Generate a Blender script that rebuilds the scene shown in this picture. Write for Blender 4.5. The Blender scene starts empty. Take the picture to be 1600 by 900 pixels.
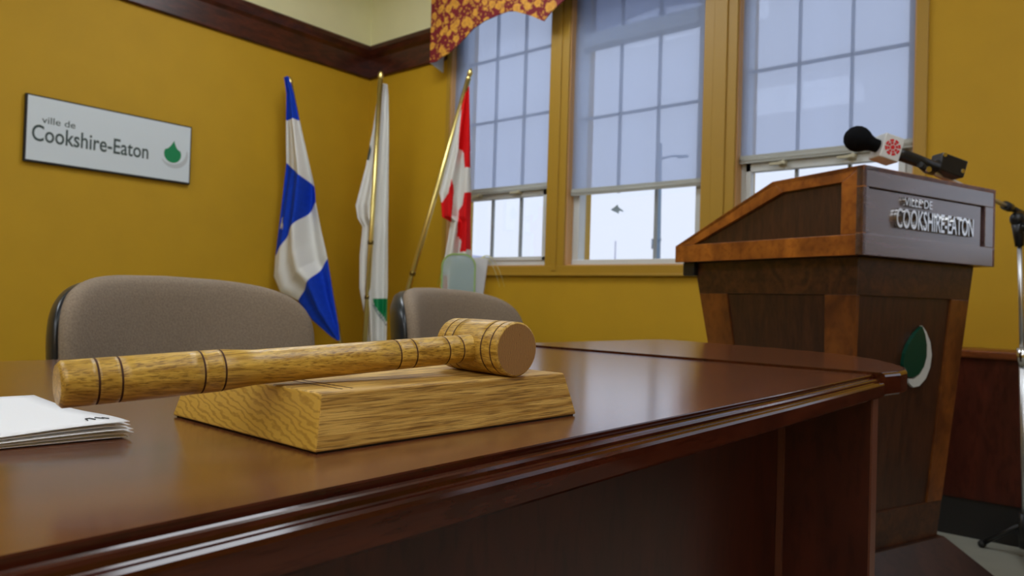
import bpy, bmesh, math, random
from mathutils import Vector, Matrix, Euler
random.seed(7)
scene = bpy.context.scene
COL = scene.collection

# ------------------------------------------------------------------ camera
cam_data = bpy.data.cameras.new('camera')
cam_data.sensor_width = 36.0
cam_data.lens = 1135.3 / 1600 * 36.0
cam_data.clip_start = 0.02
cam_data.clip_end = 2000
cam_data.dof.use_dof = True
cam_data.dof.focus_distance = 0.56
cam_data.dof.aperture_fstop = 13.0
cam = bpy.data.objects.new('camera', cam_data)
COL.objects.link(cam)
cam.matrix_world = Matrix(((0.7699, -0.0129, 0.6380, 0.0),
                           (0.6374, -0.0325, -0.7698, 0.0),
                           (0.0307, 0.9994, -0.0168, 0.835),
                           (0, 0, 0, 1)))
scene.camera = cam

# ------------------------------------------------------------------ world, exposure
scene.view_settings.view_transform = 'Standard'
scene.view_settings.look = 'None'
scene.view_settings.exposure = 0.0
scene.view_settings.gamma = 1.0
scene.view_settings.use_curve_mapping = False
SKY_STRENGTH = 1.15
LAMP_STRENGTH = 9.0
world = bpy.data.worlds.new('overcast_sky')
scene.world = world
world.use_nodes = True
bg = world.node_tree.nodes['Background']
bg.inputs[0].default_value = (0.80, 0.85, 1.0, 1)
bg.inputs[1].default_value = SKY_STRENGTH


# ------------------------------------------------------------------ materials
def srgb(r, g, b):
    def c(v):
        v /= 255.0
        return v / 12.92 if v <= 0.04045 else ((v + 0.055) / 1.055) ** 2.4
    return (c(r), c(g), c(b), 1.0)


def mat(name, color, rough=0.5, metal=0.0, spec=0.5, noise=0.0, nscale=20.0, bump=0.0, coat=0.0, stretch=None):
    m = bpy.data.materials.new(name)
    m.use_nodes = True
    nt = m.node_tree
    p = nt.nodes['Principled BSDF']
    p.inputs['Base Color'].default_value = color
    p.inputs['Roughness'].default_value = rough
    p.inputs['Metallic'].default_value = metal
    p.inputs['Specular IOR Level'].default_value = spec
    if coat:
        p.inputs['Coat Weight'].default_value = coat
        p.inputs['Coat Roughness'].default_value = 0.12
    tc = nt.nodes.new('ShaderNodeTexCoord')
    mp = nt.nodes.new('ShaderNodeMapping')
    if stretch:
        mp.inputs['Scale'].default_value = stretch
    nt.links.new(tc.outputs['Object'], mp.inputs['Vector'])
    n = nt.nodes.new('ShaderNodeTexNoise')
    n.inputs['Scale'].default_value = nscale
    n.inputs['Detail'].default_value = 6
    nt.links.new(mp.outputs['Vector'], n.inputs['Vector'])
    if noise:
        r = nt.nodes.new('ShaderNodeValToRGB')
        r.color_ramp.elements[0].position = 0.3
        r.color_ramp.elements[1].position = 0.7
        r.color_ramp.elements[0].color = [max(0, c * (1 - noise)) for c in color[:3]] + [1]
        r.color_ramp.elements[1].color = [min(1, c * (1 + noise)) for c in color[:3]] + [1]
        nt.links.new(n.outputs['Fac'], r.inputs['Fac'])
        nt.links.new(r.outputs['Color'], p.inputs['Base Color'])
    if bump:
        b = nt.nodes.new('ShaderNodeBump')
        b.inputs['Strength'].default_value = bump
        b.inputs['Distance'].default_value = 0.002
        nt.links.new(n.outputs['Fac'], b.inputs['Height'])
        nt.links.new(b.outputs['Normal'], p.inputs['Normal'])
    return m


def wood(name, dark, light, grain_scale=(1, 1, 1), nscale=10.0, rings=0.5, rough=0.4, spec=0.5, fine=None, bump=0.15,
         pores=None, lo=0.35, hi=0.68):
    """streaky wood: stretched noise warped into growth bands plus fine pore streaks, along the short axis of grain_scale"""
    m = bpy.data.materials.new(name)
    m.use_nodes = True
    nt = m.node_tree
    N = nt.nodes.new
    L = nt.links.new
    p = nt.nodes['Principled BSDF']
    p.inputs['Roughness'].default_value = rough
    p.inputs['Specular IOR Level'].default_value = spec
    tc = N('ShaderNodeTexCoord')
    mp = N('ShaderNodeMapping')
    mp.inputs['Scale'].default_value = grain_scale
    L(tc.outputs['Object'], mp.inputs['Vector'])
    n1 = N('ShaderNodeTexNoise')
    n1.inputs['Scale'].default_value = nscale
    n1.inputs['Detail'].default_value = 5
    n1.inputs['Distortion'].default_value = rings
    L(mp.outputs['Vector'], n1.inputs['Vector'])
    r1 = N('ShaderNodeValToRGB')
    r1.color_ramp.elements[0].position = lo
    r1.color_ramp.elements[1].position = hi
    r1.color_ramp.elements[0].color = dark
    r1.color_ramp.elements[1].color = light
    L(n1.outputs['Fac'], r1.inputs['Fac'])
    n2 = N('ShaderNodeTexNoise')
    n2.inputs['Scale'].default_value = nscale * 5
    n2.inputs['Detail'].default_value = 4
    L(mp.outputs['Vector'], n2.inputs['Vector'])
    r2 = N('ShaderNodeValToRGB')
    r2.color_ramp.elements[0].position = 0.38
    r2.color_ramp.elements[1].position = 0.49
    v = pores if pores is not None else 0.72
    r2.color_ramp.elements[0].color = (v, v * 0.9, v * 0.8, 1)
    r2.color_ramp.elements[1].color = (1, 1, 1, 1)
    L(n2.outputs['Fac'], r2.inputs['Fac'])
    mx = N('ShaderNodeMix')
    mx.data_type = 'RGBA'
    mx.blend_type = 'MULTIPLY'
    mx.inputs['Factor'].default_value = 1.0
    L(r1.outputs['Color'], mx.inputs['A'])
    L(r2.outputs['Color'], mx.inputs['B'])
    L(mx.outputs['Result'], p.inputs['Base Color'])
    if bump:
        b = N('ShaderNodeBump')
        b.inputs['Strength'].default_value = bump
        b.inputs['Distance'].default_value = 0.001
        L(n2.outputs['Fac'], b.inputs['Height'])
        L(b.outputs['Normal'], p.inputs['Normal'])
    return m


def ring_wood(name, dark, light, direction, scale, distort, rough=0.45, axis_scale=(1, 1, 1)):
    """end or cathedral grain: wavy bands"""
    m = bpy.data.materials.new(name)
    m.use_nodes = True
    nt = m.node_tree
    p = nt.nodes['Principled BSDF']
    p.inputs['Roughness'].default_value = rough
    tc = nt.nodes.new('ShaderNodeTexCoord')
    mp = nt.nodes.new('ShaderNodeMapping')
    mp.inputs['Scale'].default_value = axis_scale
    nt.links.new(tc.outputs['Object'], mp.inputs['Vector'])
    w = nt.nodes.new('ShaderNodeTexWave')
    w.bands_direction = direction
    w.inputs['Scale'].default_value = scale
    w.inputs['Distortion'].default_value = distort
    w.inputs['Detail'].default_value = 3
    w.inputs['Detail Scale'].default_value = 1.2
    nt.links.new(mp.outputs['Vector'], w.inputs['Vector'])
    r = nt.nodes.new('ShaderNodeValToRGB')
    r.color_ramp.elements[0].position = 0.0
    r.color_ramp.elements[1].position = 0.45
    r.color_ramp.elements[0].color = dark
    r.color_ramp.elements[1].color = light
    nt.links.new(w.outputs['Fac'], r.inputs['Fac'])
    nt.links.new(r.outputs['Color'], p.inputs['Base Color'])
    return m


def emit(name, color, strength):
    m = bpy.data.materials.new(name)
    m.use_nodes = True
    nt = m.node_tree
    nt.nodes.clear()
    o = nt.nodes.new('ShaderNodeOutputMaterial')
    e = nt.nodes.new('ShaderNodeEmission')
    e.inputs[0].default_value = color
    e.inputs[1].default_value = strength
    nt.links.new(e.outputs[0], o.inputs[0])
    return m


def glass_mat(name, gloss=0.06, tint=(0.97, 0.99, 1, 1)):
    m = bpy.data.materials.new(name)
    m.use_nodes = True
    nt = m.node_tree
    nt.nodes.clear()
    o = nt.nodes.new('ShaderNodeOutputMaterial')
    t = nt.nodes.new('ShaderNodeBsdfTransparent')
    t.inputs[0].default_value = tint
    g = nt.nodes.new('ShaderNodeBsdfGlossy')
    g.inputs['Roughness'].default_value = 0.02
    mx = nt.nodes.new('ShaderNodeMixShader')
    mx.inputs[0].default_value = gloss
    nt.links.new(t.outputs[0], mx.inputs[1])
    nt.links.new(g.outputs[0], mx.inputs[2])
    nt.links.new(mx.outputs[0], o.inputs[0])
    return m


def screen_mat(name, color, open_frac, trans=0.7):
    """woven see-through fabric: part open weave, part translucent, part diffuse"""
    m = bpy.data.materials.new(name)
    m.use_nodes = True
    nt = m.node_tree
    nt.nodes.clear()
    o = nt.nodes.new('ShaderNodeOutputMaterial')
    t = nt.nodes.new('ShaderNodeBsdfTransparent')
    tr = nt.nodes.new('ShaderNodeBsdfTranslucent')
    d = nt.nodes.new('ShaderNodeBsdfDiffuse')
    tr.inputs[0].default_value = color
    d.inputs[0].default_value = color
    m1 = nt.nodes.new('ShaderNodeMixShader')
    m1.inputs[0].default_value = trans
    nt.links.new(d.outputs[0], m1.inputs[1])
    nt.links.new(tr.outputs[0], m1.inputs[2])
    m2 = nt.nodes.new('ShaderNodeMixShader')
    m2.inputs[0].default_value = open_frac
    t.inputs[0].default_value = (0.86, 0.90, 1.0, 1)
    nt.links.new(m1.outputs[0], m2.inputs[1])
    nt.links.new(t.outputs[0], m2.inputs[2])
    nt.links.new(m2.outputs[0], o.inputs[0])
    return m


M = {}
M['wall'] = mat('ochre_wall_paint', srgb(190, 148, 12), 0.7, noise=0.03, nscale=6)
M['trimpaint'] = mat('ochre_trim_paint', srgb(172, 134, 38), 0.45)
M['cream'] = mat('cream_plaster', srgb(238, 234, 186), 0.8, noise=0.02, nscale=5)
M['ceiling'] = mat('ceiling_white', srgb(225, 222, 210), 0.9)
M['floor'] = mat('pale_floor_tile', srgb(150, 150, 138), 0.35, noise=0.06, nscale=9)
M['mahogany'] = wood('mahogany_stain', srgb(52, 20, 10), srgb(84, 36, 18), (3, 3, 12), 3, rough=0.35, bump=0.05)
M['veneer'] = wood('table_veneer', srgb(94, 53, 32), srgb(106, 60, 36), (10, 2.0, 4), 6, rings=0.2, rough=0.19, spec=0.8, bump=0.0, pores=0.88)
M['veneer'].node_tree.nodes['Principled BSDF'].inputs['Coat Weight'].default_value = 0.45
M['veneer'].node_tree.nodes['Principled BSDF'].inputs['Coat Roughness'].default_value = 0.17
M['edge'] = wood('table_edge', srgb(52, 20, 11), srgb(78, 33, 18), (10, 1.5, 10), 5, rough=0.10, spec=0.5, bump=0.0)
M['panel'] = wood('table_panel', srgb(58, 22, 14), srgb(78, 32, 20), (4, 4, 1), 4, rough=0.3, bump=0.02)
M['edgeband'] = mat('panel_edge_band', srgb(104, 60, 44), 0.4)
M['black'] = mat('black_plastic', srgb(22, 23, 25), 0.4)
M['rubber'] = mat('black_rubber', srgb(16, 16, 16), 0.7)
M['kick'] = mat('black_base', srgb(14, 12, 12), 0.6)
M['oak'] = wood('oak_along', srgb(172, 130, 44), srgb(224, 184, 84), (110, 2.2, 110), 2.6, rings=0.5, rough=0.36, spec=0.5, pores=0.5, bump=0.25)
M['oakx'] = wood('oak_cross', srgb(172, 130, 44), srgb(224, 184, 84), (2.2, 110, 110), 2.6, rings=0.5, rough=0.36, spec=0.5, pores=0.5, bump=0.25)
M['oakblock'] = wood('oak_block_grain', srgb(170, 126, 50), srgb(226, 186, 102), (30, 2.6, 95), 2.4, rings=0.9, rough=0.5, spec=0.4, pores=0.5, bump=0.35)
M['oakend'] = ring_wood('oak_block_end', srgb(178, 136, 48), srgb(208, 166, 68), 'DIAGONAL', 120, 9.0, axis_scale=(0.35, 0.6, 1))
M['oakface'] = ring_wood('oak_head_end_grain', srgb(128, 90, 52), srgb(164, 122, 74), 'Y', 210, 5.0)
M['burn'] = mat('burnt_groove', srgb(72, 38, 16), 0.7)
M['paper'] = mat('white_paper', srgb(238, 240, 244), 0.75)
M['ink'] = mat('dark_ink', srgb(40, 42, 46), 0.7)
M['fabric'] = mat('taupe_upholstery', srgb(146, 131, 114), 0.95, spec=0.15, noise=0.16, nscale=260, bump=0.5)
M['shell'] = mat('chair_shell', srgb(30, 36, 42), 0.28)
M['brass'] = mat('polished_brass', srgb(226, 206, 128), 0.32, metal=1.0)
M['brasscap'] = mat('brass_collar', srgb(120, 100, 50), 0.35, metal=1.0)
M['blue'] = mat('royal_blue_cloth', srgb(16, 62, 190), 0.8, spec=0.2, noise=0.1, nscale=40)
M['white_cloth'] = mat('white_cloth', srgb(222, 222, 218), 0.85, spec=0.2)
M['red'] = mat('red_cloth', srgb(220, 22, 26), 0.8, spec=0.2)
M['green'] = mat('emblem_green', srgb(6, 132, 78), 0.5)
M['grey_print'] = mat('grey_print', srgb(150, 156, 158), 0.6)
M['silverprint'] = mat('pale_silver_print', srgb(190, 196, 200), 0.5)
M['sign'] = mat('sign_face', srgb(214, 224, 230), 0.4)
M['signink'] = mat('sign_ink', srgb(58, 74, 72), 0.6)
M['podframe'] = wood('lectern_frame_oak', srgb(124, 66, 18), srgb(182, 108, 34), (5, 5, 5), 2.4, rings=0.6, rough=0.36, spec=0.5, pores=0.8)
M['podstile'] = wood('lectern_stile_stain', srgb(88, 46, 16), srgb(134, 78, 28), (5, 5, 3), 2.4, rings=0.6, rough=0.36, spec=0.5, pores=0.8)
M['podpanel'] = wood('lectern_panel_dark', srgb(50, 27, 15), srgb(72, 40, 22), (18, 18, 2), 3, rough=0.4, spec=0.5)
M['podfront'] = wood('lectern_front_sheen_tint', srgb(72, 54, 58), srgb(98, 76, 82), (2, 18, 18), 3, rough=0.26, spec=1.0, bump=0.05)  # brown wood with the violet sheen of reflected sky mixed into its colour
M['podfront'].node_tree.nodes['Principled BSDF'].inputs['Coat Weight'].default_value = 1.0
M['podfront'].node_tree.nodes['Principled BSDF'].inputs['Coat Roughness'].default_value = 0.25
M['podbase'] = wood('lectern_base_stain', srgb(40, 22, 14), srgb(58, 32, 20), (3, 3, 3), 3, rough=0.4)
M['podbody'] = wood('lectern_body_stain', srgb(50, 26, 14), srgb(84, 48, 24), (6, 6, 6), 3, rings=1.5, rough=0.38, spec=0.5)
M['silver'] = mat('brushed_silver', srgb(214, 214, 212), 0.18, metal=1.0)
M['chrome'] = mat('chrome_tube', srgb(215, 216, 218), 0.38, metal=1.0)
M['foam'] = mat('black_foam', srgb(16, 18, 22), 0.95, spec=0.1, bump=0.6, nscale=400)
M['micflag'] = mat('grey_white_plastic', srgb(208, 212, 214), 0.4)
M['emblemred'] = mat('emblem_red', srgb(206, 30, 44), 0.5)
M['logogreen'] = mat('logo_deep_green', srgb(0, 60, 44), 0.35)
M['upvc'] = mat('window_vinyl', srgb(206, 212, 214), 0.4)
M['jamb'] = mat('window_jamb', srgb(206, 160, 104), 0.5)
M['muntin'] = mat('window_muntin', srgb(150, 158, 164), 0.5)
M['glass'] = glass_mat('window_glass')
M['blind'] = screen_mat('woven_blind', srgb(196, 208, 236), 0.30, 0.78)
M['screen'] = screen_mat('dark_insect_screen', srgb(110, 112, 130), 0.55, 0.4)
M['rail'] = mat('blind_rail', srgb(172, 176, 172), 0.5)
M['latch'] = mat('latch_beige', srgb(190, 186, 160), 0.4)
M['lining'] = mat('valance_lining', srgb(200, 200, 196), 0.8)
M['plaque'] = screen_mat('frosted_plaque', srgb(206, 226, 212), 0.60, 0.3)
M['plaqueedge'] = mat('green_glass_edge', srgb(150, 186, 110), 0.3)
M['carton'] = mat('white_card', srgb(212, 212, 216), 0.7)
M['leaf'] = mat('spider_leaf', srgb(150, 180, 70), 0.5)
M['leafpale'] = mat('spider_leaf_pale', srgb(206, 206, 160), 0.5)
M['pot'] = mat('clay_pot', srgb(150, 90, 60), 0.7)
M['decal'] = mat('bird_decal', srgb(170, 196, 220), 0.6)
M['asphalt'] = mat('outdoor_ground', srgb(150, 152, 150), 0.9, noise=0.1, nscale=0.05)
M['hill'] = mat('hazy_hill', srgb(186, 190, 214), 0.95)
M['pole_out'] = mat('weathered_pole', srgb(120, 140, 158), 0.9)
M['lampglow'] = emit('fluorescent_panel', (0.93, 0.99, 1.06, 1), LAMP_STRENGTH)
M['fixture'] = mat('fixture_white', srgb(230, 230, 226), 0.5)


def valance_mat():
    m = bpy.data.materials.new('floral_valance')
    m.use_nodes = True
    nt = m.node_tree
    p = nt.nodes['Principled BSDF']
    p.inputs['Roughness'].default_value = 0.7
    tc = nt.nodes.new('ShaderNodeTexCoord')
    v1 = nt.nodes.new('ShaderNodeTexVoronoi')
    v1.inputs['Scale'].default_value = 16
    n = nt.nodes.new('ShaderNodeTexNoise')
    n.inputs['Scale'].default_value = 30
    n.inputs['Detail'].default_value = 3
    nt.links.new(tc.outputs['Object'], n.inputs['Vector'])
    ad = nt.nodes.new('ShaderNodeVectorMath')
    ad.operation = 'MULTIPLY_ADD'
    ad.inputs[1].default_value = (0.03, 0.03, 0.03)
    nt.links.new(n.outputs['Color'], ad.inputs[0])
    nt.links.new(tc.outputs['Object'], ad.inputs[2])
    nt.links.new(ad.outputs[0], v1.inputs['Vector'])
    r1 = nt.nodes.new('ShaderNodeValToRGB')
    e = r1.color_ramp.elements
    e[0].position = 0.0
    e[0].color = srgb(206, 140, 40)
    e[1].position = 0.62
    e[1].color = srgb(118, 14, 30)
    a = e.new(0.34)
    a.color = srgb(222, 164, 58)
    b = e.new(0.40)
    b.color = srgb(128, 18, 32)
    a.position, b.position = 0.40, 0.46
    nt.links.new(v1.outputs['Distance'], r1.inputs['Fac'])
    v2 = nt.nodes.new('ShaderNodeTexVoronoi')
    v2.inputs['Scale'].default_value = 44
    nt.links.new(ad.outputs[0], v2.inputs['Vector'])
    r2 = nt.nodes.new('ShaderNodeValToRGB')
    r2.color_ramp.elements[0].position = 0.34
    r2.color_ramp.elements[1].position = 0.40
    r2.color_ramp.elements[0].color = (1, 1, 1, 1)
    r2.color_ramp.elements[1].color = (0, 0, 0, 1)
    nt.links.new(v2.outputs['Distance'], r2.inputs['Fac'])
    mx = nt.nodes.new('ShaderNodeMix')
    mx.data_type = 'RGBA'
    nt.links.new(r2.outputs['Color'], mx.inputs['Factor'])
    nt.links.new(r1.outputs['Color'], mx.inputs['A'])
    mx.inputs['B'].default_value = srgb(196, 136, 52)
    nt.links.new(mx.outputs['Result'], p.inputs['Base Color'])
    return m


M['valance'] = valance_mat()


# ------------------------------------------------------------------ mesh helpers
class MB:
    """collects shapes into one bmesh"""

    def __init__(self):
        self.bm = bmesh.new()
        self.mats = []

    def mi(self, m):
        if m is None:
            return 0
        if m not in self.mats:
            self.mats.append(m)
        return self.mats.index(m)

    def face(self, vs, m=None, smooth=False):
        try:
            f = self.bm.faces.new(vs)
        except ValueError:
            return None
        f.material_index = self.mi(m)
        f.smooth = smooth
        return f

    def box(self, a, b, m=None):
        x0, y0, z0 = a
        x1, y1, z1 = b
        v = [self.bm.verts.new(c) for c in ((x0, y0, z0), (x1, y0, z0), (x1, y1, z0), (x0, y1, z0),
                                            (x0, y0, z1), (x1, y0, z1), (x1, y1, z1), (x0, y1, z1))]
        for q in ((0, 3, 2, 1), (4, 5, 6, 7), (0, 1, 5, 4), (1, 2, 6, 5), (2, 3, 7, 6), (3, 0, 4, 7)):
            self.face([v[i] for i in q], m)
        return self

    def hexa(self, pts, m=None):
        v = [self.bm.verts.new(c) for c in pts]
        for q in ((0, 3, 2, 1), (4, 5, 6, 7), (0, 1, 5, 4), (1, 2, 6, 5), (2, 3, 7, 6), (3, 0, 4, 7)):
            self.face([v[i] for i in q], m)
        return self

    def prism(self, poly, f0, f1, m=None, cap_m=None):
        """poly: list of 2D points; f0, f1 map (a, b) to 3D for both caps"""
        a = [self.bm.verts.new(f0(*p)) for p in poly]
        b = [self.bm.verts.new(f1(*p)) for p in poly]
        self.face(list(reversed(a)), cap_m or m)
        self.face(b, cap_m or m)
        n = len(poly)
        for i in range(n):
            j = (i + 1) % n
            self.face([a[i], a[j], b[j], b[i]], m)
        return self

    def loft(self, rings, m=None, smooth=True, close=True, cap0=True, cap1=True, capm=None):
        R = [[self.bm.verts.new(p) for p in r] for r in rings]
        n = len(R[0])
        for k in range(len(R) - 1):
            mm = m[k] if isinstance(m, list) else m
            for i in range(n if close else n - 1):
                j = (i + 1) % n
                self.face([R[k][i], R[k][j], R[k + 1][j], R[k + 1][i]], mm, smooth)
        m0 = m[0] if isinstance(m, list) else m
        m1 = m[-1] if isinstance(m, list) else m
        if cap0:
            self.face(list(reversed(R[0])), capm or m0)
        if cap1:
            self.face(R[-1], capm or m1)
        return self

    def lathe(self, p0, p1, prof, m=None, n=40, cap0=True, cap1=True, capm=None):
        """prof: list of (distance along p0->p1, radius)"""
        p0, p1 = Vector(p0), Vector(p1)
        d = (p1 - p0).normalized()
        u = d.orthogonal().normalized()
        w = d.cross(u)
        rings = []
        for s, r in prof:
            c = p0 + d * s
            rings.append([c + (u * math.cos(2 * math.pi * i / n) + w * math.sin(2 * math.pi * i / n)) * r for i in range(n)])
        return self.loft(rings, m, True, True, cap0, cap1, capm)

    def cyl(self, p0, p1, r, m=None, n=20, r1=None):
        L = (Vector(p1) - Vector(p0)).length
        return self.lathe(p0, p1, [(0, r), (L, r if r1 is None else r1)], m, n)

    def tube(self, pts, r, m=None, n=10):
        pts = [Vector(p) for p in pts]
        rings = []
        prev = None
        for i, p in enumerate(pts):
            t = (pts[min(i + 1, len(pts) - 1)] - pts[max(i - 1, 0)]).normalized()
            u = t.orthogonal().normalized() if prev is None else (prev - t * prev.dot(t)).normalized()
            prev = u
            w = t.cross(u)
            rr = r[i] if isinstance(r, (list, tuple)) else r
            rings.append([p + (u * math.cos(2 * math.pi * k / n) + w * math.sin(2 * math.pi * k / n)) * rr for k in range(n)])
        return self.loft(rings, m)

    def sphere(self, c, r, m=None, seg=24, rings=14, scale=(1, 1, 1)):
        c = Vector(c)
        R = []
        for k in range(1, rings):
            a = math.pi * k / rings
            R.append([c + Vector((math.sin(a) * math.cos(2 * math.pi * i / seg) * r * scale[0],
                                  math.sin(a) * math.sin(2 * math.pi * i / seg) * r * scale[1],
                                  -math.cos(a) * r * scale[2])) for i in range(seg)])
        return self.loft(R, m)

    def grid(self, P, matf=None, m=None, smooth=True):
        V = [[self.bm.verts.new(p) for p in row] for row in P]
        for i in range(len(V) - 1):
            for j in range(len(V[0]) - 1):
                mm = matf(i, j) if matf else m
                self.face([V[i][j], V[i][j + 1], V[i + 1][j + 1], V[i + 1][j]], mm, smooth)
        return self

    def build(self, name, m=None, parent=None, bevel=0.0, segs=2, recalc=True, autosmooth=None):
        if recalc:
            bmesh.ops.recalc_face_normals(self.bm, faces=self.bm.faces)
        me = bpy.data.meshes.new(name)
        self.bm.to_mesh(me)
        self.bm.free()
        o = bpy.data.objects.new(name, me)
        COL.objects.link(o)
        for mm in (self.mats or [m]):
            me.materials.append(mm)
        if parent:
            o.parent = parent
            o.matrix_parent_inverse = base_matrix(parent).inverted()
        if bevel:
            b = o.modifiers.new('bevel', 'BEVEL')
            b.width = bevel
            b.segments = segs
            b.limit_method = 'ANGLE'
            b.angle_limit = math.radians(35)
        return o


def base_matrix(o):
    mm = o.matrix_basis.copy()
    if o.parent:
        mm = base_matrix(o.parent) @ o.matrix_parent_inverse @ mm
    return mm


def local(o):
    """child meshes given in the thing's own frame"""
    o.matrix_parent_inverse = Matrix.Identity(4)
    return o


def thing(name, label, cat, loc=(0, 0, 0), rz=0.0, group=None):
    o = bpy.data.objects.new(name, None)
    COL.objects.link(o)
    o.empty_display_size = 0.05
    o.location = loc
    o.rotation_euler = (0, 0, rz)
    return tag(o, label, cat, group)


def tag(o, label, cat, group=None):
    o['label'] = label
    o['category'] = cat
    if group:
        o['group'] = group
    return o


def struct(o):
    o['kind'] = 'structure'
    return o


def text_mesh(body, size, extrude, offset=0.0):
    c = bpy.data.curves.new('lettering', 'FONT')
    c.body = body
    c.size = size
    c.extrude = extrude
    c.offset = offset
    c.resolution_u = 4
    o = bpy.data.objects.new('lettering', c)
    COL.objects.link(o)
    dg = bpy.context.evaluated_depsgraph_get()
    me = bpy.data.meshes.new_from_object(o.evaluated_get(dg))
    bpy.data.objects.remove(o)
    bpy.data.curves.remove(c)
    return me


def place_text(name, body, m, parent, frame, u0, u1, v0, v1, extrude, offset=0.0, vfit=None):
    """fit lettering into the rectangle u0..u1, v0..v1 of frame(u, v, out) -> point; vfit: string whose height defines v0..v1"""
    me = text_mesh(body, 1.0, 0.5, offset)
    xs = [v.co.x for v in me.vertices]
    ys = [v.co.y for v in me.vertices]
    x0, x1, y0, y1 = min(xs), max(xs), min(ys), max(ys)
    for v in me.vertices:
        u = u0 + (v.co.x - x0) / (x1 - x0) * (u1 - u0)
        w = v0 + (v.co.y - y0) / (y1 - y0) * (v1 - v0)
        v.co = frame(u, w, (v.co.z + 0.5) * extrude)
    me.name = name
    me.materials.clear()
    me.materials.append(m)
    o = bpy.data.objects.new(name, me)
    COL.objects.link(o)
    o.parent = parent
    o.matrix_parent_inverse = base_matrix(parent).inverted()
    return o


def drop_outline(cx, cy, w, h, n=40):
    """a water drop with a pointed tip leaning slightly right"""
    r = w / 2
    pts = []
    for i in range(n + 1):                       # round belly
        a = math.radians(150 + 240 * i / n)
        pts.append((cx + r * math.cos(a), cy - h / 2 + r + r * math.sin(a)))
    tip = (cx + 0.06 * w, cy + h / 2)
    for (p0, side) in ((pts[-1], 1), (pts[0], -1)):
        seg = []
        for i in range(1, 9):                    # hollow shoulders rising to the tip
            f = i / 9
            c1 = (cx + side * 0.20 * w, cy + 0.10 * h)
            seg.append(((1 - f) ** 2 * p0[0] + 2 * f * (1 - f) * c1[0] + f * f * tip[0], (1 - f) ** 2 * p0[1] + 2 * f * (1 - f) * c1[1] + f * f * tip[1]))
        pts = pts + seg + [tip] if side == 1 else pts + seg[::-1]
    return pts


def crescent(cx, cy, r, t0, t1, thick, sx=1.0, n=28):
    out, inn = [], []
    for i in range(n + 1):
        f = i / n
        a = t0 + (t1 - t0) * f
        th = thick * math.sin(math.pi * f) ** 0.7
        out.append((cx + math.cos(a) * r * sx, cy + math.sin(a) * r))
        inn.append((cx + math.cos(a) * (r - th - 1e-4) * sx, cy + math.sin(a) * (r - th - 1e-4)))
    return out + inn[::-1]


# ------------------------------------------------------------------ room shell
XL, YB, XR, YF, ZC = -4.298, 3.45, 3.30, -3.60, 3.15
WT = 0.26
OPEN = [(-3.445, -2.605), (-2.468, -1.625), (-1.450, -0.662), (0.42, 1.66), (1.86, 3.10)]
ZS, ZH = 1.045, 2.86
b = MB()
xs = [XL]
for a, c in OPEN:
    b.box((xs[-1], YB, 0), (a, YB + WT, ZC))
    b.box((a, YB, 0), (c, YB + WT, ZS))
    b.box((a, YB, ZH), (c, YB + WT, ZC))
    xs.append(c)
b.box((xs[-1], YB, 0), (XR, YB + WT, ZC))
struct(b.build('wall_back', M['wall']))
b = MB()
b.box((XL - 0.2, YF - 0.2, 0), (XL, YB + WT, ZC))
struct(b.build('wall_left', M['wall']))
b = MB()
b.box((XR, YF - 0.2, 0), (XR + 0.2, YB + WT, ZC))
struct(b.build('wall_right', M['wall']))
b = MB()
b.box((XL, YF - 0.2, 0), (XR, YF, ZC))
struct(b.build('wall_front', M['wall']))
b = MB()
b.box((XL - 0.2, YF - 0.2, -0.1), (XR + 0.2, YB + WT, 0))
struct(b.build('floor', M['floor']))
b = MB()
b.box((XL - 0.2, YF - 0.2, ZC), (XR + 0.2, YB + WT, ZC + 0.15))
struct(b.build('ceiling', M['ceiling']))
# cream plaster band above the mahogany rail
b = MB()
b.box((XL, YF, 2.64), (XL + 0.006, YB, ZC))
struct(b.build('trim_1', M['cream']))
b = MB()
b.box((XL + 0.006, YB - 0.006, 2.64), (-3.475, YB, ZC))
struct(b.build('trim_2', M['cream']))
# mahogany rail: stepped moulding on both walls, mitred in the corner
RAIL = [(0.0, 2.445), (0.020, 2.445), (0.024, 2.452), (0.024, 2.585), (0.030, 2.592), (0.044, 2.606), (0.058, 2.640), (0.058, 2.664), (0.050, 2.676), (0.0, 2.676)]
b = MB()
b.prism(RAIL, lambda o, z: (XL + o, YF, z), lambda o, z: (XL + o, YB - o, z))
struct(b.build('trim_3', M['mahogany']))
b = MB()
b.prism(RAIL, lambda o, z: (XL + o, YB - o, z), lambda o, z: (-3.475, YB - o, z))
struct(b.build('trim_4', M['mahogany']))
b = MB()
b.box((XL, YF, 0), (XL + 0.018, YB, 0.14))
struct(b.build('baseboard_left', M['mahogany'], bevel=0.004))
b = MB()
b.box((XL + 0.018, YB - 0.018, 0), (-0.9, YB, 0.14))
struct(b.build('baseboard_back', M['mahogany'], bevel=0.004))

# casings between the windows, sill board below them
tn = 5


def casing(x0, x1, z0=0.985, z1=2.95, t=0.022):
    global tn
    b = MB()
    b.box((x0, YB - t * 0.6, z0), (x1, YB, z1))
    w = x1 - x0
    if w > 0.1:                                   # raised centre board with a step on either side
        b.box((x0 + 0.055, YB - t, z0 + 0.03), (x1 - 0.05, YB - t * 0.5, z1))
    struct(b.build('trim_%d' % tn, M['trimpaint'], bevel=0.003))
    tn += 1


casing(-3.475, OPEN[0][0])
casing(OPEN[0][1], OPEN[1][0])
casing(OPEN[1][1], OPEN[2][0])
casing(OPEN[2][1], -0.615)
casing(0.37, OPEN[3][0])
casing(OPEN[3][1], OPEN[4][0])
b = MB()
b.box((-3.475, YB - 0.016, 0.985), (-0.615, YB, 1.045))
b.box((-3.475, YB - 0.026, 0.985), (-0.615, YB, 0.999))
struct(b.build('trim_%d' % tn, M['trimpaint'], bevel=0.003))
tn += 1

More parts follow.
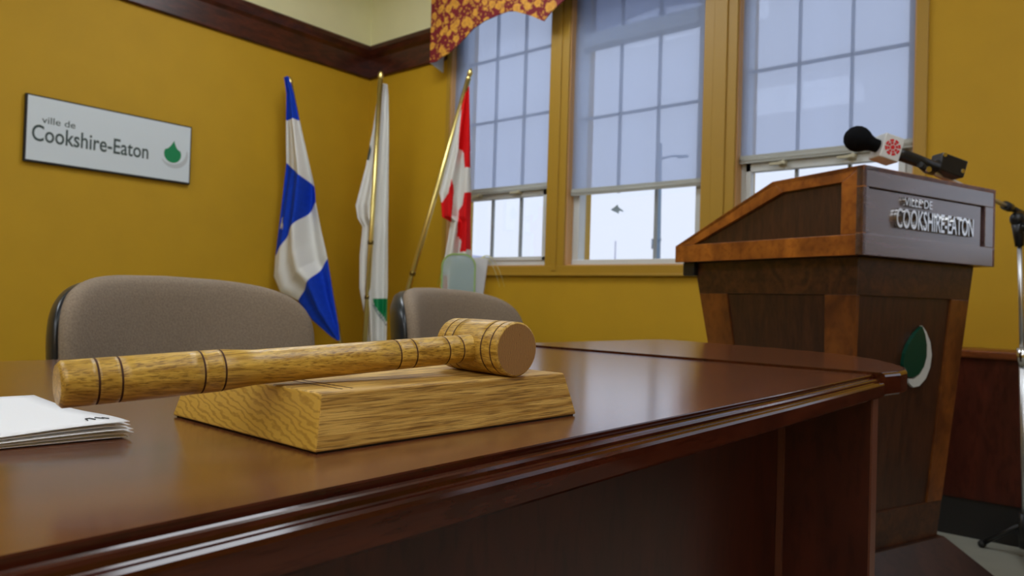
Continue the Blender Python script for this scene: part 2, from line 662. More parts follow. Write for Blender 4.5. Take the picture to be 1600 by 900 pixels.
# ------------------------------------------------------------------ windows
YW0, YW1 = 3.515, 3.585


def window(idx, ox0, ox1, gl, gr, mx, rows, low_mx, meet, latches, transom=None, bars_y=3.545, zlow=None):
    """one window: outer frame, lower sash with top rail and latches, muntin grid and panes"""
    b = MB()
    b.box((ox0, YW0, ZS), (gl, YW1, ZH))
    b.box((gr, YW0, ZS), (ox1, YW1, ZH))
    b.box((ox0, YW0, ZH - 0.06), (ox1, YW1, ZH))
    b.box((ox0, YW0 - 0.005, ZS), (ox1, YW1, ZS + 0.038))
    root = struct(b.build('window_%d' % idx, M['upvc'], bevel=0.004))
    # painted jamb lining in the wall thickness
    b = MB()
    b.box((ox0, YB, ZS), (ox0 + 0.006, YW0, ZH))
    b.box((ox1 - 0.006, YB, ZS), (ox1, YW0, ZH))
    b.box((ox0, YB, ZS - 0.002), (ox1, YW0, ZS + 0.006))
    b.build('jamb_lining', M['jamb'], root)
    zt = zlow or (meet if meet else ZS + 0.04)
    if meet:
        b = MB()
        b.box((gl, YW0 - 0.012, meet - 0.055), (gr, YW0 + 0.03, meet))
        b.box((gl, YW0 - 0.012, ZS + 0.038), (gl + 0.028, YW0 + 0.03, meet))
        b.box((gr - 0.028, YW0 - 0.012, ZS + 0.038), (gr, YW0 + 0.03, meet))
        b.box((gl, YW0 - 0.012, ZS + 0.038), (gr, YW0 + 0.03, ZS + 0.062))
        b.build('lower_sash', M['upvc'], root, bevel=0.003)
        for lx in latches:
            b = MB()
            b.box((lx - 0.018, YW0 - 0.034, meet - 0.040), (lx + 0.018, YW0 - 0.012, meet - 0.018))
            b.lathe((lx + 0.01, YW0 - 0.034, meet - 0.028), (lx + 0.01, YW0 - 0.055, meet - 0.028), [(0, 0.012), (0.021, 0.010)], n=12)
            b.box((lx - 0.06, YW0 - 0.046, meet - 0.036), (lx + 0.01, YW0 - 0.036, meet - 0.024))
            b.build('latch', M['latch'], root, bevel=0.002)
    b = MB()
    t = 0.0065
    for x in mx:
        b.box((x - t, bars_y, zt), (x + t, bars_y + 0.02, ZH - 0.06))
    for z in rows:
        b.box((gl, bars_y, z - t), (gr, bars_y + 0.02, z + t))
    for x in low_mx:
        b.box((x - 0.007, bars_y, ZS + 0.03), (x + 0.007, bars_y + 0.02, zt))
    b.build('muntin_grid', M['muntin'], root)
    if transom:
        b = MB()
        b.box((gl, YW0 - 0.006, transom - 0.042), (gr, YW1, transom + 0.042))
        b.build('transom_rail', M['upvc'], root, bevel=0.003)
    b = MB()
    b.box((gl, 3.566, ZS + 0.03), (gr, 3.570, ZH - 0.05))
    b.build('pane', M['glass'], root)
    return root


w1 = window(1, *OPEN[0], -3.363, -2.652, (-3.126, -2.889), (2.41, 2.00), (-3.126, -2.889), 1.535, (-3.19, -2.86))
w2 = window(2, *OPEN[1], -2.420, -1.690, (-2.183, -1.938), (1.917,), (-1.938,), None, (), transom=2.365, zlow=1.465)
w3 = window(3, *OPEN[2], -1.418, -0.705, (-1.185, -0.945), (2.02, 2.43), (-1.185, -0.945), 1.560, (-1.23, -0.92))
for k in (3, 4):
    a, c = OPEN[k]
    window(k + 1, a, c, a + 0.06, c - 0.06, (a + 0.44, c - 0.44), (2.0, 2.41), (), None, ())
# insect screen over the top light of the middle window, bird decal on its lower pane
b = MB()
b.box((-2.42, 3.592, 2.40), (-1.69, 3.594, ZH - 0.05))
b.build('insect_screen', M['screen'], w2)
b = MB()
bird = [(-2.235, 1.373), (-2.212, 1.385), (-2.190, 1.400), (-2.184, 1.384), (-2.172, 1.376), (-2.150, 1.362), (-2.153, 1.356), (-2.176, 1.364), (-2.184, 1.346), (-2.196, 1.354), (-2.215, 1.362)]
b.prism(bird, lambda x, z: (x, 3.5655, z), lambda x, z: (x, 3.5640, z))
b.build('bird_decal', M['decal'], w2)


# roller blinds: cassette and cloth with a bottom rail
def blind(x0, x1, zb, label):
    t = thing('roller_blind', label, 'window blind', ((x0 + x1) / 2, 3.49, zb), 0, 'roller blinds in the windows')
    b = MB()
    b.grid([[(x0 + (x1 - x0) * i / 12, 3.487 + 0.0015 * math.sin(i * 1.1 + j), zb + 0.02 + (2.80 - zb) * j / 10) for i in range(13)] for j in range(11)])
    b.build('shade_cloth', M['blind'], t)
    b = MB()
    b.lathe((x0, 3.487, zb + 0.012), (x1, 3.487, zb + 0.012), [(0, 0.011), (x1 - x0, 0.011)], n=12)
    b.box((x0, 3.479, zb - 0.002), (x1, 3.495, zb + 0.036))
    b.build('bottom_rail', M['rail'], t)
    b = MB()
    b.cyl((x0, 3.487, 2.825), (x1, 3.487, 2.825), 0.024)
    b.build('roller', M['rail'], t)


blind(-3.436, -2.615, 1.515, 'pale woven roller blind in the left window beside the red and white flag')
blind(-2.458, -1.635, 1.458, 'pale woven roller blind in the middle window, hanging lowest, bird decal below it')
blind(-1.440, -0.672, 1.548, 'pale woven roller blind in the right window behind the lectern microphone')

# ------------------------------------------------------------------ valance
va = thing('valance', 'burgundy and gold floral scalloped valance over the left window', 'valance', (-2.96, 3.30, 2.40))
yv = 3.30
curve = [(-3.505, 2.388), (-3.45, 2.385), (-3.39, 2.400), (-3.332, 2.412), (-3.26, 2.450), (-3.18, 2.497), (-3.112, 2.530), (-3.02, 2.558), (-2.903, 2.574), (-2.83, 2.572), (-2.776, 2.560),
         (-2.71, 2.532), (-2.652, 2.505), (-2.60, 2.475), (-2.556, 2.452), (-2.53, 2.472), (-2.50, 2.497), (-2.467, 2.517), (-2.423, 2.545), (-2.36, 2.570), (-2.25, 2.592), (-2.10, 2.600), (-1.95, 2.592), (-1.80, 2.560), (-1.70, 2.52), (-1.62, 2.475), (-1.56, 2.452), (-1.50, 2.50), (-1.40, 2.555), (-1.25, 2.592), (-1.05, 2.600), (-0.85, 2.575), (-0.72, 2.53), (-0.64, 2.47), (-0.58, 2.40)]
b = MB()
P = []
for x, z in curve:
    P.append([(x, yv + 0.006 * math.sin(x * 23) * (1 - k / 6), z + (2.94 - z) * k / 6) for k in range(7)])
Q = [[(p[0], p[1] + 0.008, p[2]) for p in r] for r in P]
b.grid(P, m=M['valance'])
b.grid(Q, m=M['lining'])
for r0, r1 in zip(range(len(P) - 1), range(1, len(P))):
    v = [b.bm.verts.new(c) for c in (P[r0][0], P[r1][0], Q[r1][0], Q[r0][0])]
    b.face(v, M['valance'])
b.build('front_cloth', None, va, recalc=False)
b = MB()
b.prism([(yv + 0.009, 2.385), (YB - 0.024, 2.352), (YB - 0.024, 2.94), (yv + 0.009, 2.94)], lambda y, z: (-3.505, y, z), lambda y, z: (-3.497, y, z))
b.build('side_return', M['lining'], va)
b = MB()
b.box((-3.505, yv, 2.94), (-0.58, YB - 0.012, 2.955))
b.build('top_board', M['lining'], va)

# ------------------------------------------------------------------ ceiling lights
k = 0
for (x, y) in ((-2.6, 2.1), (-2.6, -0.6), (0.4, 1.3), (0.6, -1.2), (2.3, -2.4), (-1.0, -2.6)):
    t = thing('ceiling_light', 'surface-mounted fluorescent ceiling light with white frame', 'ceiling light', (x, y, ZC), 0, 'fluorescent ceiling panels')
    b = MB()
    b.box((x - 0.62, y - 0.32, ZC - 0.03), (x + 0.62, y - 0.29, ZC))
    b.box((x - 0.62, y + 0.29, ZC - 0.03), (x + 0.62, y + 0.32, ZC))
    b.box((x - 0.62, y - 0.29, ZC - 0.03), (x - 0.59, y + 0.29, ZC))
    b.box((x + 0.59, y - 0.29, ZC - 0.03), (x + 0.62, y + 0.29, ZC))
    b.build('frame', M['fixture'], t)
    b = MB()
    b.box((x - 0.59, y - 0.29, ZC - 0.15), (x + 0.59, y + 0.29, ZC - 0.012))
    b.build('diffuser', M['lampglow'], t)

# ------------------------------------------------------------------ outdoors
b = MB()
b.box((-700, 4.5, -1.6), (500, 900, -1.5))
struct(b.build('ground', M['asphalt']))
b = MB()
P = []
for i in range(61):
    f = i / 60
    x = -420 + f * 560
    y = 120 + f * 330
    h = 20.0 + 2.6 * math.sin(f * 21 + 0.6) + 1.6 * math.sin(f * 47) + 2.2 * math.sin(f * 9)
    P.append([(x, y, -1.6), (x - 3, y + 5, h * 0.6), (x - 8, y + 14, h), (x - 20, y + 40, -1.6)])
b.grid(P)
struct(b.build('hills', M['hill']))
up = thing('utility_pole', 'weathered street lamp pole seen through the middle window', 'pole', (-12.1, 22.4, -1.5))
b = MB()
b.cyl((-12.1, 22.43, -1.5), (-12.16, 22.40, 6.4), 0.12, r1=0.10)
b.build('shaft', M['pole_out'], up)
b = MB()
b.tube([(-12.14, 22.40, 5.85), (-11.8, 22.68, 5.98), (-11.5, 22.94, 5.99)], 0.04)
b.box((-11.72, 22.86, 5.93), (-11.36, 23.0, 6.02))
b.build('lamp_arm', M['pole_out'], up)
b = MB()
b.box((-12.30, 22.3, 3.02), (-11.96, 22.36, 3.10))
b.cyl((-12.26, 22.33, 2.75), (-12.26, 22.33, 3.02), 0.05)
b.build('crossarm', M['pole_out'], up)
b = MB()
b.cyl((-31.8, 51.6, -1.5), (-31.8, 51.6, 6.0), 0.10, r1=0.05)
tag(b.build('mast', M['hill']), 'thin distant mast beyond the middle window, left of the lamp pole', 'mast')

# ------------------------------------------------------------------ conference table
TZ = 0.74
EDGE = [(0, 0), (0.0006, -0.0010), (0.0008, -0.0052), (0.0020, -0.0062), (0.0042, -0.0064), (0.0056, -0.0050), (0.0072, -0.0044), (0.0090, -0.0050), (0.0100, -0.0068), (0.0103, -0.0092), (0.0112, -0.0100),
        (0.0138, -0.0102), (0.0156, -0.0116), (0.0166, -0.0140), (0.0168, -0.0185), (0.0168, -0.0290), (0.0150, -0.0312), (0.0, -0.0315)]


EDGE_PLAIN = [(0, 0), (0.003, -0.0008), (0.0055, -0.003), (0.0065, -0.006), (0.0065, -0.032), (0.004, -0.0348), (0.0, -0.035)]


def slab(poly, flags, name, parent, prof=EDGE, dz=0.0):
    """poly: flat outline counter-clockwise; flags[i]: does the edge i -> i+1 carry the moulding"""
    n = len(poly)

    def off(o):
        out = []
        for i in range(n):
            p = Vector(poly[i])
            e0 = (p - Vector(poly[i - 1])).normalized()
            e1 = (Vector(poly[(i + 1) % n]) - p).normalized()
            n0, n1 = Vector((e0.y, -e0.x)), Vector((e1.y, -e1.x))
            o0, o1 = o * flags[i - 1], o * flags[i]
            det = n0.x * n1.y - n0.y * n1.x
            if abs(det) < 0.02:
                q = p + n0 * (o0 + o1) / 2
            else:
                a, c = n0.dot(p) + o0, n1.dot(p) + o1
                q = Vector(((a * n1.y - c * n0.y) / det, (n0.x * c - n1.x * a) / det))
            out.append(q)
        return out
    b = MB()
    b.mi(M['veneer'])
    rings = [[Vector((q.x, q.y, TZ + dz + z)) for q in off(o)] for o, z in prof]
    b.loft(rings, M['edge'], smooth=False, cap0=False, cap1=True)
    b.face([b.bm.verts.new(v) for v in rings[0]], M['veneer'])
    bmesh.ops.remove_doubles(b.bm, verts=b.bm.verts, dist=1e-6)
    o = b.build(name, None, parent)
    return o


ct = thing('conference_table', 'long mahogany conference table carrying the gavel and papers', 'table', (-0.66, 0.2, 0))
sec1 = [(-0.318, -0.80), (-0.3005, 0.0), (-0.2975, 0.20), (-0.2930, 0.42), (-0.2830, 0.80), (-0.2770, 1.188), (-0.980, 1.188), (-1.040, 0.60), (-1.066, 0.20), (-1.075, -0.80)]
slab(sec1, [1, 1, 1, 1, 1, 0, 1, 1, 1, 1], 'tabletop', ct)
b = MB()
b.box((-0.96, 1.150, 0), (-0.2695, 1.178, TZ - 0.0313))
b.box((-0.2695, 1.1495, 0), (-0.2665, 1.1785, TZ - 0.0313), M['edgeband'])
b.mats.insert(0, M['panel'])
for f in b.bm.faces:
    f.material_index = 0
for f in b.bm.faces:
    if all(v.co.x > -0.2698 for v in f.verts):
        f.material_index = 1
b.mats = [M['panel'], M['edgeband']]
b.build('end_panel', None, ct)
b = MB()
b.box((-0.96, -0.76, 0), (-0.335, -0.73, TZ - 0.0313))
b.build('end_panel', M['panel'], ct)
b = MB()
b.box((-0.420, -0.73, 0.02), (-0.400, 1.140, TZ - 0.0313))
b.build('modesty_panel', M['panel'], ct)
b = MB()
b.box((-0.400, 1.142, 0.0), (-0.391, 1.1495, TZ - 0.0313))
b.build('corner_post', M['edgeband'], ct)

ce = thing('corner_table', 'mahogany table end section with rounded corner, beside the lectern', 'table', (-0.6, 1.45, 0))
sec2 = [(-0.2680, 1.1950), (-0.2580, 1.250), (-0.2590, 1.300), (-0.2720, 1.360), (-0.3020, 1.430), (-0.3450, 1.505), (-0.4050, 1.580), (-0.4750, 1.632), (-0.5600, 1.668), (-0.7600, 1.715), (-0.880, 1.742), (-0.905, 1.745), (-0.922, 1.735), (-0.930, 1.70), (-0.980, 1.1950)]
slab(sec2, [1] * 14 + [0], 'tabletop', ce, EDGE_PLAIN, 0.0035)
b = MB()
b.box((-0.88, 1.36, 0), (-0.50, 1.39, TZ - 0.0313))
b.build('support_panel', M['panel'], ce)
b = MB()
b.box((-0.70, 1.39, 0), (-0.67, 1.62, TZ - 0.0313))
b.build('support_panel', M['panel'], ce)

# ------------------------------------------------------------------ papers
PA = Vector((-0.4790, 0.2040))
pu = Vector((-0.9950, 0.060))      # along the short side, away from the camera
pv = Vector((-0.16, -0.987))        # along the long side, towards the left
names = ['top white sheet of the paper stack, with a small ink note at its corner', 'second white sheet from the top of the paper stack', 'third white sheet from the top, in the middle of the paper stack',
         'fourth white sheet from the top of the paper stack', 'bottom white sheet of the paper stack, lying on the table']
for s in range(5):
    lvl = 4 - s
    b = MB()
    P = []
    for i in range(15):
        row = []
        for j in range(21):
            u = 0.216 * i / 14
            v = 0.279 * j / 20
            q = PA + pu * u + pv * v + Vector((0.0011 * (lvl % 3) - 0.001, 0.0009 * ((lvl * 7) % 4) - 0.0012))
            curl = math.exp(-((u / 0.09) ** 2 + (v / 0.085) ** 2))
            z = TZ + 0.0008 + lvl * 0.0007 + curl * (0.0006 + lvl * 0.0017)
            row.append((q.x, q.y, z))
        P.append(row)
    b.grid(P, m=M['paper'])
    if s == 0:
        # pen marks near the lifted corner
        def on(u, v):
            q = PA + pu * u + pv * v
            curl = math.exp(-((u / 0.09) ** 2 + (v / 0.085) ** 2))
            return (q.x, q.y, TZ + 0.0014 + lvl * 0.0007 + curl * (0.0006 + lvl * 0.0017))
        for st in ([(0.016, 0.0200), (0.024, 0.0190), (0.024, 0.0165), (0.017, 0.0155)], [(0.026, 0.0130), (0.018, 0.0105)], [(0.022, 0.0100), (0.015, 0.0085)]):
            b.tube([on(*p) for p in st], 0.00018, M['ink'], 5)
    o = b.build('sheet_of_paper', None, None, recalc=False)
    sm = o.modifiers.new('thickness', 'SOLIDIFY')
    sm.thickness = 0.00025
    sm.offset = 1
    tag(o, names[s], 'paper', 'paper stack on the table')

# ------------------------------------------------------------------ sound block and gavel
HB = 0.036
sb = thing('sound_block', 'oak sound block with slanted sides under the gavel', 'sound block', (-0.45, 0.38, TZ))
B0 = [(-0.3623, 0.2595), (-0.3463, 0.5080), (-0.5260, 0.5130), (-0.5425, 0.2600)]
B1 = [(-0.3650, 0.2640), (-0.3500, 0.4940), (-0.5130, 0.4985), (-0.5290, 0.2650)]
b = MB()
v0 = [b.bm.verts.new((x, y, TZ + 0.001)) for x, y in B0]
v1 = [b.bm.verts.new((x, y, TZ + HB)) for x, y in B1]
b.mats = [M['oakblock'], M['oakend']]
for i in range(4):
    j = (i + 1) % 4
    b.face([v0[i], v0[j], v1[j], v1[i]], M['oakend'] if i in (1, 3) else M['oakblock'])
b.face(v1, M['oakblock'])
b.face(v0[::-1], M['oakblock'])
b.build('block', None, sb, bevel=0.0018, segs=3)
for xx, yy in ((-0.405, 0.285), (-0.412, 0.293)):
    b = MB()
    b.box((-0.44, yy - 0.0006, TZ + HB - 0.0003), (-0.372, yy + 0.0006, TZ + HB + 0.0002))
    b.build('scored_line', M['burn'], sb)
b = MB()
b.prism([(x * 0.98 - 0.009, y * 0.98 + 0.008) for x, y in B0], lambda x, y: (x, y, TZ + 0.0001), lambda x, y: (x, y, TZ + 0.0012))
b.build('felt_pad', M['rubber'], sb)

gv = thing('gavel', 'turned oak gavel with burnt rings lying on the sound block', 'gavel', (-0.390, 0.439, TZ + HB))
HR = 0.0214
hz = TZ + HB + HR


def ringed(L, rad, rings, w=0.0011, depth=0.0012, ends=(0.0015, 0.0015)):
    """profile with v-shaped burnt grooves; returns profile and the material of each step"""
    prof = [(0.0, rad(0) - ends[0]), (ends[0], rad(0))]
    mats = [0]
    last = ends[0]
    for r in sorted(rings):
        seg = 6
        for k in range(1, seg + 1):
            s = last + (r - w / 2 - last) * k / seg
            prof.append((s, rad(s)))
            mats.append(0)
        prof.append((r, rad(r) - depth))
        mats.append(1)
        prof.append((r + w / 2, rad(r + w / 2)))
        mats.append(1)
        last = r + w / 2
    for k in range(1, 13):
        s = last + (L - ends[1] - last) * k / 12
        prof.append((s, rad(s)))
        mats.append(0)
    prof.append((L, rad(L) - ends[1]))
    mats.append(0)
    return prof, mats


b = MB()
prof, ms = ringed(0.078, lambda s: HR - 0.0003 * (2 * s / 0.078 - 1) ** 2, (0.0110, 0.0215, 0.0595, 0.0704), w=0.0013)
b.mats = [M['oakx'], M['burn'], M['oakface']]
b.lathe((-0.4290, 0.4453, hz), (-0.3519, 0.4331, hz), prof, [M['oakx'] if q == 0 else M['burn'] for q in ms], 64, capm=M['oakface'])
b.build('head', None, gv, recalc=True)
b = MB()


def hrad(s):
    if s < 0.0965:
        return 0.0127 + 0.0001 * math.sin(s / 0.0965 * math.pi)
    if s < 0.0983:
        return 0.0127 - (s - 0.0965) / 0.0018 * 0.0016
    return 0.0111 - 0.0003 * (s - 0.0983) / 0.19


prof, ms = ringed(0.290, hrad, (0.0176, 0.0289, 0.0727, 0.0848, 0.2095, 0.2233, 0.2530, 0.2665), w=0.0011, depth=0.0009, ends=(0.002, 0.001))
b.mats = [M['oak'], M['burn']]
b.lathe((-0.4300, 0.1440, 0.7829), (-0.3875, 0.4388, hz - 0.0003), prof, [M['oak'] if q == 0 else M['burn'] for q in ms], 48)
b.build('handle', None, gv)


# ------------------------------------------------------------------ chairs
def superell(t, a, bb, n):
    c, s = math.cos(t), math.sin(t)
    return (a * math.copysign(abs(c) ** (2 / n), c), bb * math.copysign(abs(s) ** (2 / n), s))


def back_outline(scale, n=72):
    """backrest outline in its own (y, z): wider shoulders, rounded top"""
    out = []
    for i in range(n):
        y, z = superell(2 * math.pi * i / n, 0.292, 0.215, 5.2)
        f = (z + 0.215) / 0.43
        y *= 0.90 + 0.14 * f - 0.06 * f * f
        z += -0.020 * (y / 0.292) ** 2 * f
        out.append((y * scale, z * scale if z < 0 else z * scale))
    return out


def make_chair(label):
    t = thing('office_chair', label, 'chair', (0, 0, 0), 0, 'upholstered chairs at the far side of the table')

    def bx(y, z, dx):
        # wrap round the sitter and lean back a little
        return (dx + 1.55 * y * y - 0.10 * z, y, 0.648 + z)
    b = MB()
    rings = []
    for s, dx in ((0.02, -0.012), (0.3, -0.012), (0.6, -0.012), (0.8, -0.012), (0.985, -0.012), (1.0, 0.0), (0.995, 0.012), (0.97, 0.024), (0.92, 0.033), (0.80, 0.040), (0.6, 0.044), (0.3, 0.046), (0.02, 0.047)):
        rings.append([bx(y, z, dx) for y, z in back_outline(s)])
    b.loft(rings, M['fabric'])
    local(b.build('backrest', M['fabric'], t))
    b = MB()
    rings = []
    for s, dx in ((0.02, -0.008), (0.3, -0.008), (0.6, -0.008), (0.8, -0.008), (0.97, -0.006), (1.008, -0.010), (1.012, -0.020), (1.005, -0.034), (0.98, -0.045), (0.9, -0.055), (0.6, -0.062), (0.02, -0.063)):
        rings.append([bx(y, z * 0.97 - 0.003, dx) for y, z in back_outline(s)])
    b.loft(rings, M['shell'])
    local(b.build('back_shell', M['shell'], t))
    b = MB()
    rings = []
    for s, dz in ((0.95, -0.045), (1.0, -0.035), (1.02, -0.01), (1.0, 0.015), (0.95, 0.028), (0.8, 0.036), (0.4, 0.040), (0.02, 0.041)):
        rings.append([(0.26 + y * s, x * s, 0.455 + dz) for x, y in (superell(2 * math.pi * i / 60, 0.255, 0.235, 3.6) for i in range(60))])
    b.loft(rings, M['fabric'])
    local(b.build('seat', M['fabric'], t))
    b = MB()
    b.tube([(0.22, 0, 0.40), (0.06, 0, 0.39), (-0.04, 0, 0.43), (-0.055, 0, 0.50), (-0.045, 0, 0.62)], 0.022, M['shell'])
    b.box((0.14, -0.10, 0.385), (0.36, 0.10, 0.412))
    b.mats = [M['shell']]
    local(b.build('back_bracket', M['shell'], t))
    b = MB()
    b.lathe((0.25, 0, 0.09), (0.25, 0, 0.39), [(0, 0.03), (0.16, 0.03), (0.161, 0.018), (0.30, 0.018)], n=20)
    local(b.build('gas_column', M['shell'], t))
    b = MB()
    for k in range(5):
        a = 2 * math.pi * k / 5 + 0.3
        e = (0.25 + 0.30 * math.cos(a), 0.30 * math.sin(a), 0.075)
        b.tube([(0.25, 0, 0.11), (0.25 + 0.15 * math.cos(a), 0.15 * math.sin(a), 0.098), e], [0.026, 0.022, 0.015], n=8)
    star = local(b.build('star_base', M['shell'], t))
    for k in range(5):
        a = 2 * math.pi * k / 5 + 0.3
        e = Vector((0.25 + 0.30 * math.cos(a), 0.30 * math.sin(a), 0.029))
        w = Vector((-math.sin(a), math.cos(a), 0))
        b = MB()
        b.cyl(e - w * 0.024, e - w * 0.006, 0.028)
        b.cyl(e + w * 0.006, e + w * 0.024, 0.028)
        b.cyl(e - w * 0.006, e + w * 0.006, 0.018)
        b.cyl(e + Vector((0, 0, 0.0)), e + Vector((0, 0, 0.05)), 0.006)
        c = b.build('caster', M['black'], star)
        c.matrix_parent_inverse = Matrix.Identity(4)
    return t


ch = make_chair('taupe upholstered chair with black shell, nearer one, left of the blue and white flag')
ch.location = (-1.470, 0.692, 0)
ch.rotation_euler = (0, 0, 0.2)


def copy_tree(o, parent=None):
    c = o.copy()
    COL.objects.link(c)
    if parent:
        c.parent = parent
        c.matrix_parent_inverse = o.matrix_parent_inverse.copy()
    for k in [x for x in bpy.data.objects if x.parent == o]:
        copy_tree(k, c)
    return c


c2 = copy_tree(ch)
c2.location = (-1.435, 1.415, 0)
c2.rotation_euler = (0, 0, 0.2)
c2['label'] = 'taupe upholstered chair with black shell, behind the gavel head, farther one'

# ------------------------------------------------------------------ wall sign
sg = thing('wall_sign', 'white oblong town sign with green drop on the ochre wall', 'sign', (XL, 1.672, 1.64))
SX = XL + 0.024
b = MB()
b.box((XL + 0.001, 1.2385, 1.4690), (SX - 0.001, 2.1020, 1.8150))  # black edge, made wider left and below to include its drop shadow
b.build('black_frame', M['kick'], sg)
b = MB()
b.box((XL + 0.004, 1.2470, 1.4785), (SX, 2.0950, 1.8075))
b.build('face', M['sign'], sg)


def sframe(u, v, o):
    return Vector((SX + 0.0002 + o, u, v))


place_text('lettering', 'ville de', M['signink'], sg, sframe, 1.313, 1.470, 1.676, 1.711, 0.0006, 0.004)
place_text('lettering', 'Cookshire-Eaton', M['signink'], sg, sframe, 1.270, 1.853, 1.578, 1.664, 0.0006, 0.012)
b = MB()
b.prism(drop_outline(1.992, 1.6465, 0.100, 0.130), lambda u, v: sframe(u, v, 0), lambda u, v: sframe(u, v, 0.001))
b.build('green_drop', M['green'], sg)
b = MB()
b.prism(crescent(2.002, 1.632, 0.082, math.radians(205), math.radians(385), 0.026), lambda u, v: sframe(u, v, 0), lambda u, v: sframe(u, v, 0.0008))
b.build('grey_crescent', M['silverprint'], sg)

# ------------------------------------------------------------------ flags
FB = Vector((-3.7227, 3.0222, 0.0))
FF = Vector((-0.6381, 0.7699, 0))
FR = Vector((0.7699, 0.6381, 0))


def fp(u, z, off=0.0):
    p = FB + FR * u + FF * off
    return (p.x, p.y, z)


def inside(poly, x, y):
    r = False
    n = len(poly)
    for i in range(n):
        x0, y0 = poly[i]
        x1, y1 = poly[(i + 1) % n]
        if (y0 > y) != (y1 > y) and x < (x1 - x0) * (y - y0) / (y1 - y0) + x0:
            r = not r
    return r


def cloth(rows, fold, colour, nu=44, sub=16, base_off=0.0):
    """rows: (left (u, z), right (u, z)) from top to bottom; fold(s, t) pushes the cloth out of its plane"""
    pts = []
    for k in range(len(rows) - 1):
        for q in range(sub if k < len(rows) - 2 else sub + 1):
            f = q / sub
            (a, c), (a2, c2) = rows[k], rows[k + 1]
            lu, lz = a[0] + (a2[0] - a[0]) * f, a[1] + (a2[1] - a[1]) * f
            ru, rz = c[0] + (c2[0] - c[0]) * f, c[1] + (c2[1] - c[1]) * f
            pts.append((lu, lz, ru, rz, k + f))
    P, UV = [], []
    for (lu, lz, ru, rz, kk) in pts:
        row, uvr = [], []
        w = abs(ru - lu)
        for i in range(nu + 1):
            s = i / nu
            u, z = lu + (ru - lu) * s, lz + (rz - lz) * s
            o = base_off + fold(s, kk / (len(rows) - 1), w)
            row.append(fp(u, z, o))
            uvr.append((u, z, kk, s))
        P.append(row)
        UV.append(uvr)
    b = MB()

    def mf(i, j):
        a, c = UV[i][j], UV[i + 1][j + 1]
        return colour((a[0] + c[0]) / 2, (a[1] + c[1]) / 2, (a[2] + c[2]) / 2, (a[3] + c[3]) / 2)
    b.grid(P, matf=mf)
    return b


def finish_cloth(b, parent):
    o = b.build('cloth', None, parent, recalc=False)
    s = o.modifiers.new('thickness', 'SOLIDIFY')
    s.thickness = 0.002
    s.offset = 0
    return o


def pole(parent, p0, p1, clips=(), plain=False):
    b = MB()
    L = (Vector(p1) - Vector(p0)).length
    b.cyl(p0, p1, 0.016, n=16)
    b.build('pole', M['brass'], parent)
    d = (Vector(p1) - Vector(p0)).normalized()
    b = MB()
    b.lathe(p1, Vector(p1) + d * 0.07, [(0, 0.017), (0.012, 0.019), (0.035, 0.018), (0.05, 0.010), (0.054, 0.002)] if plain else [(0, 0.016), (0.008, 0.018), (0.014, 0.010), (0.022, 0.014), (0.04, 0.018), (0.055, 0.012), (0.07, 0.002)], n=16)
    b.build('finial', M['brass'], parent)
    for s in clips:
        c = Vector(p0) + d * s
        b = MB()
        b.cyl(c - d * 0.012, c + d * 0.012, 0.019, n=16)
        b.build('collar', M['brasscap'], parent)


# shared three-socket stand on the floor
fs = thing('flag_stand', 'three-socket brass flag stand on the floor in the room corner', 'flag stand', (FB.x, FB.y, 0))
b = MB()
b.lathe(FB, FB + Vector((0, 0, 0.06)), [(0, 0.17), (0.012, 0.172), (0.03, 0.15), (0.045, 0.06), (0.06, 0.055)], n=32)
b.build('foot', M['brasscap'], fs)


def d_between(p, q):
    return (Vector(q) - Vector(p)).normalized()


pq0, pq1 = Vector(fp(-0.055, 0.062, 0.03)), Vector(fp(-0.552, 2.20, 0.03))
pw0, pw1 = Vector(fp(-0.010, 0.062, -0.03)), Vector(fp(0.050, 2.23, -0.045))
pc0, pc1 = Vector(fp(0.060, 0.062, 0.0)), Vector(fp(0.632, 2.17, -0.30))
for a, q in ((pq0, pq1), (pw0, pw1), (pc0, pc1)):
    d = d_between(a, q)
    b = MB()
    b.lathe(a - d * 0.02, a + d * 0.16, [(0, 0.021), (0.18, 0.021)], n=18, cap1=True)
    b.build('socket', M['brasscap'], fs)

QB = thing('flag', 'blue and white flag hanging limp against the left wall, leftmost of the three', 'flag', tuple(pq0), 0, 'flags on poles in the corner')
pole(QB, pq0 + d_between(pq0, pq1) * 0.165, pq1, (), True)
rows = [((-0.569, 2.225), (-0.540, 2.228)), ((-0.550, 2.117), (-0.506, 2.119)), ((-0.550, 1.950), (-0.467, 1.953)), ((-0.549, 1.679), (-0.360, 1.531)), ((-0.578, 1.366), (-0.349, 1.478)), ((-0.604, 1.074), (-0.342, 1.425)),
        ((-0.607, 0.941), (-0.301, 1.250)), ((-0.560, 0.843), (-0.267, 1.126)), ((-0.438, 0.789), (-0.253, 1.064)), ((-0.338, 0.668), (-0.208, 0.837)), ((-0.211, 0.568), (-0.163, 0.632)), ((-0.168, 0.543), (-0.152, 0.545))]
LILY = [(-0.582, 1.235), (-0.574, 1.275), (-0.562, 1.330), (-0.550, 1.280), (-0.540, 1.240), (-0.560, 1.262)]


def qcol(u, z, k, s):
    if inside(LILY, u, z):
        return M['white_cloth']
    if k < 2:
        return M['blue']
    if k < 3:
        return M['white_cloth']
    if k < 5:
        return M['blue']
    if k < 8:
        return M['white_cloth']
    return M['blue']


finish_cloth(cloth(rows, lambda s, t, w: 0.055 * math.sin(s * 7.5 + t * 2.0) * min(1, w / 0.2) + 0.03 * math.sin(s * 15 + t * 5) * min(1, w / 0.25), qcol, base_off=-0.055), QB)

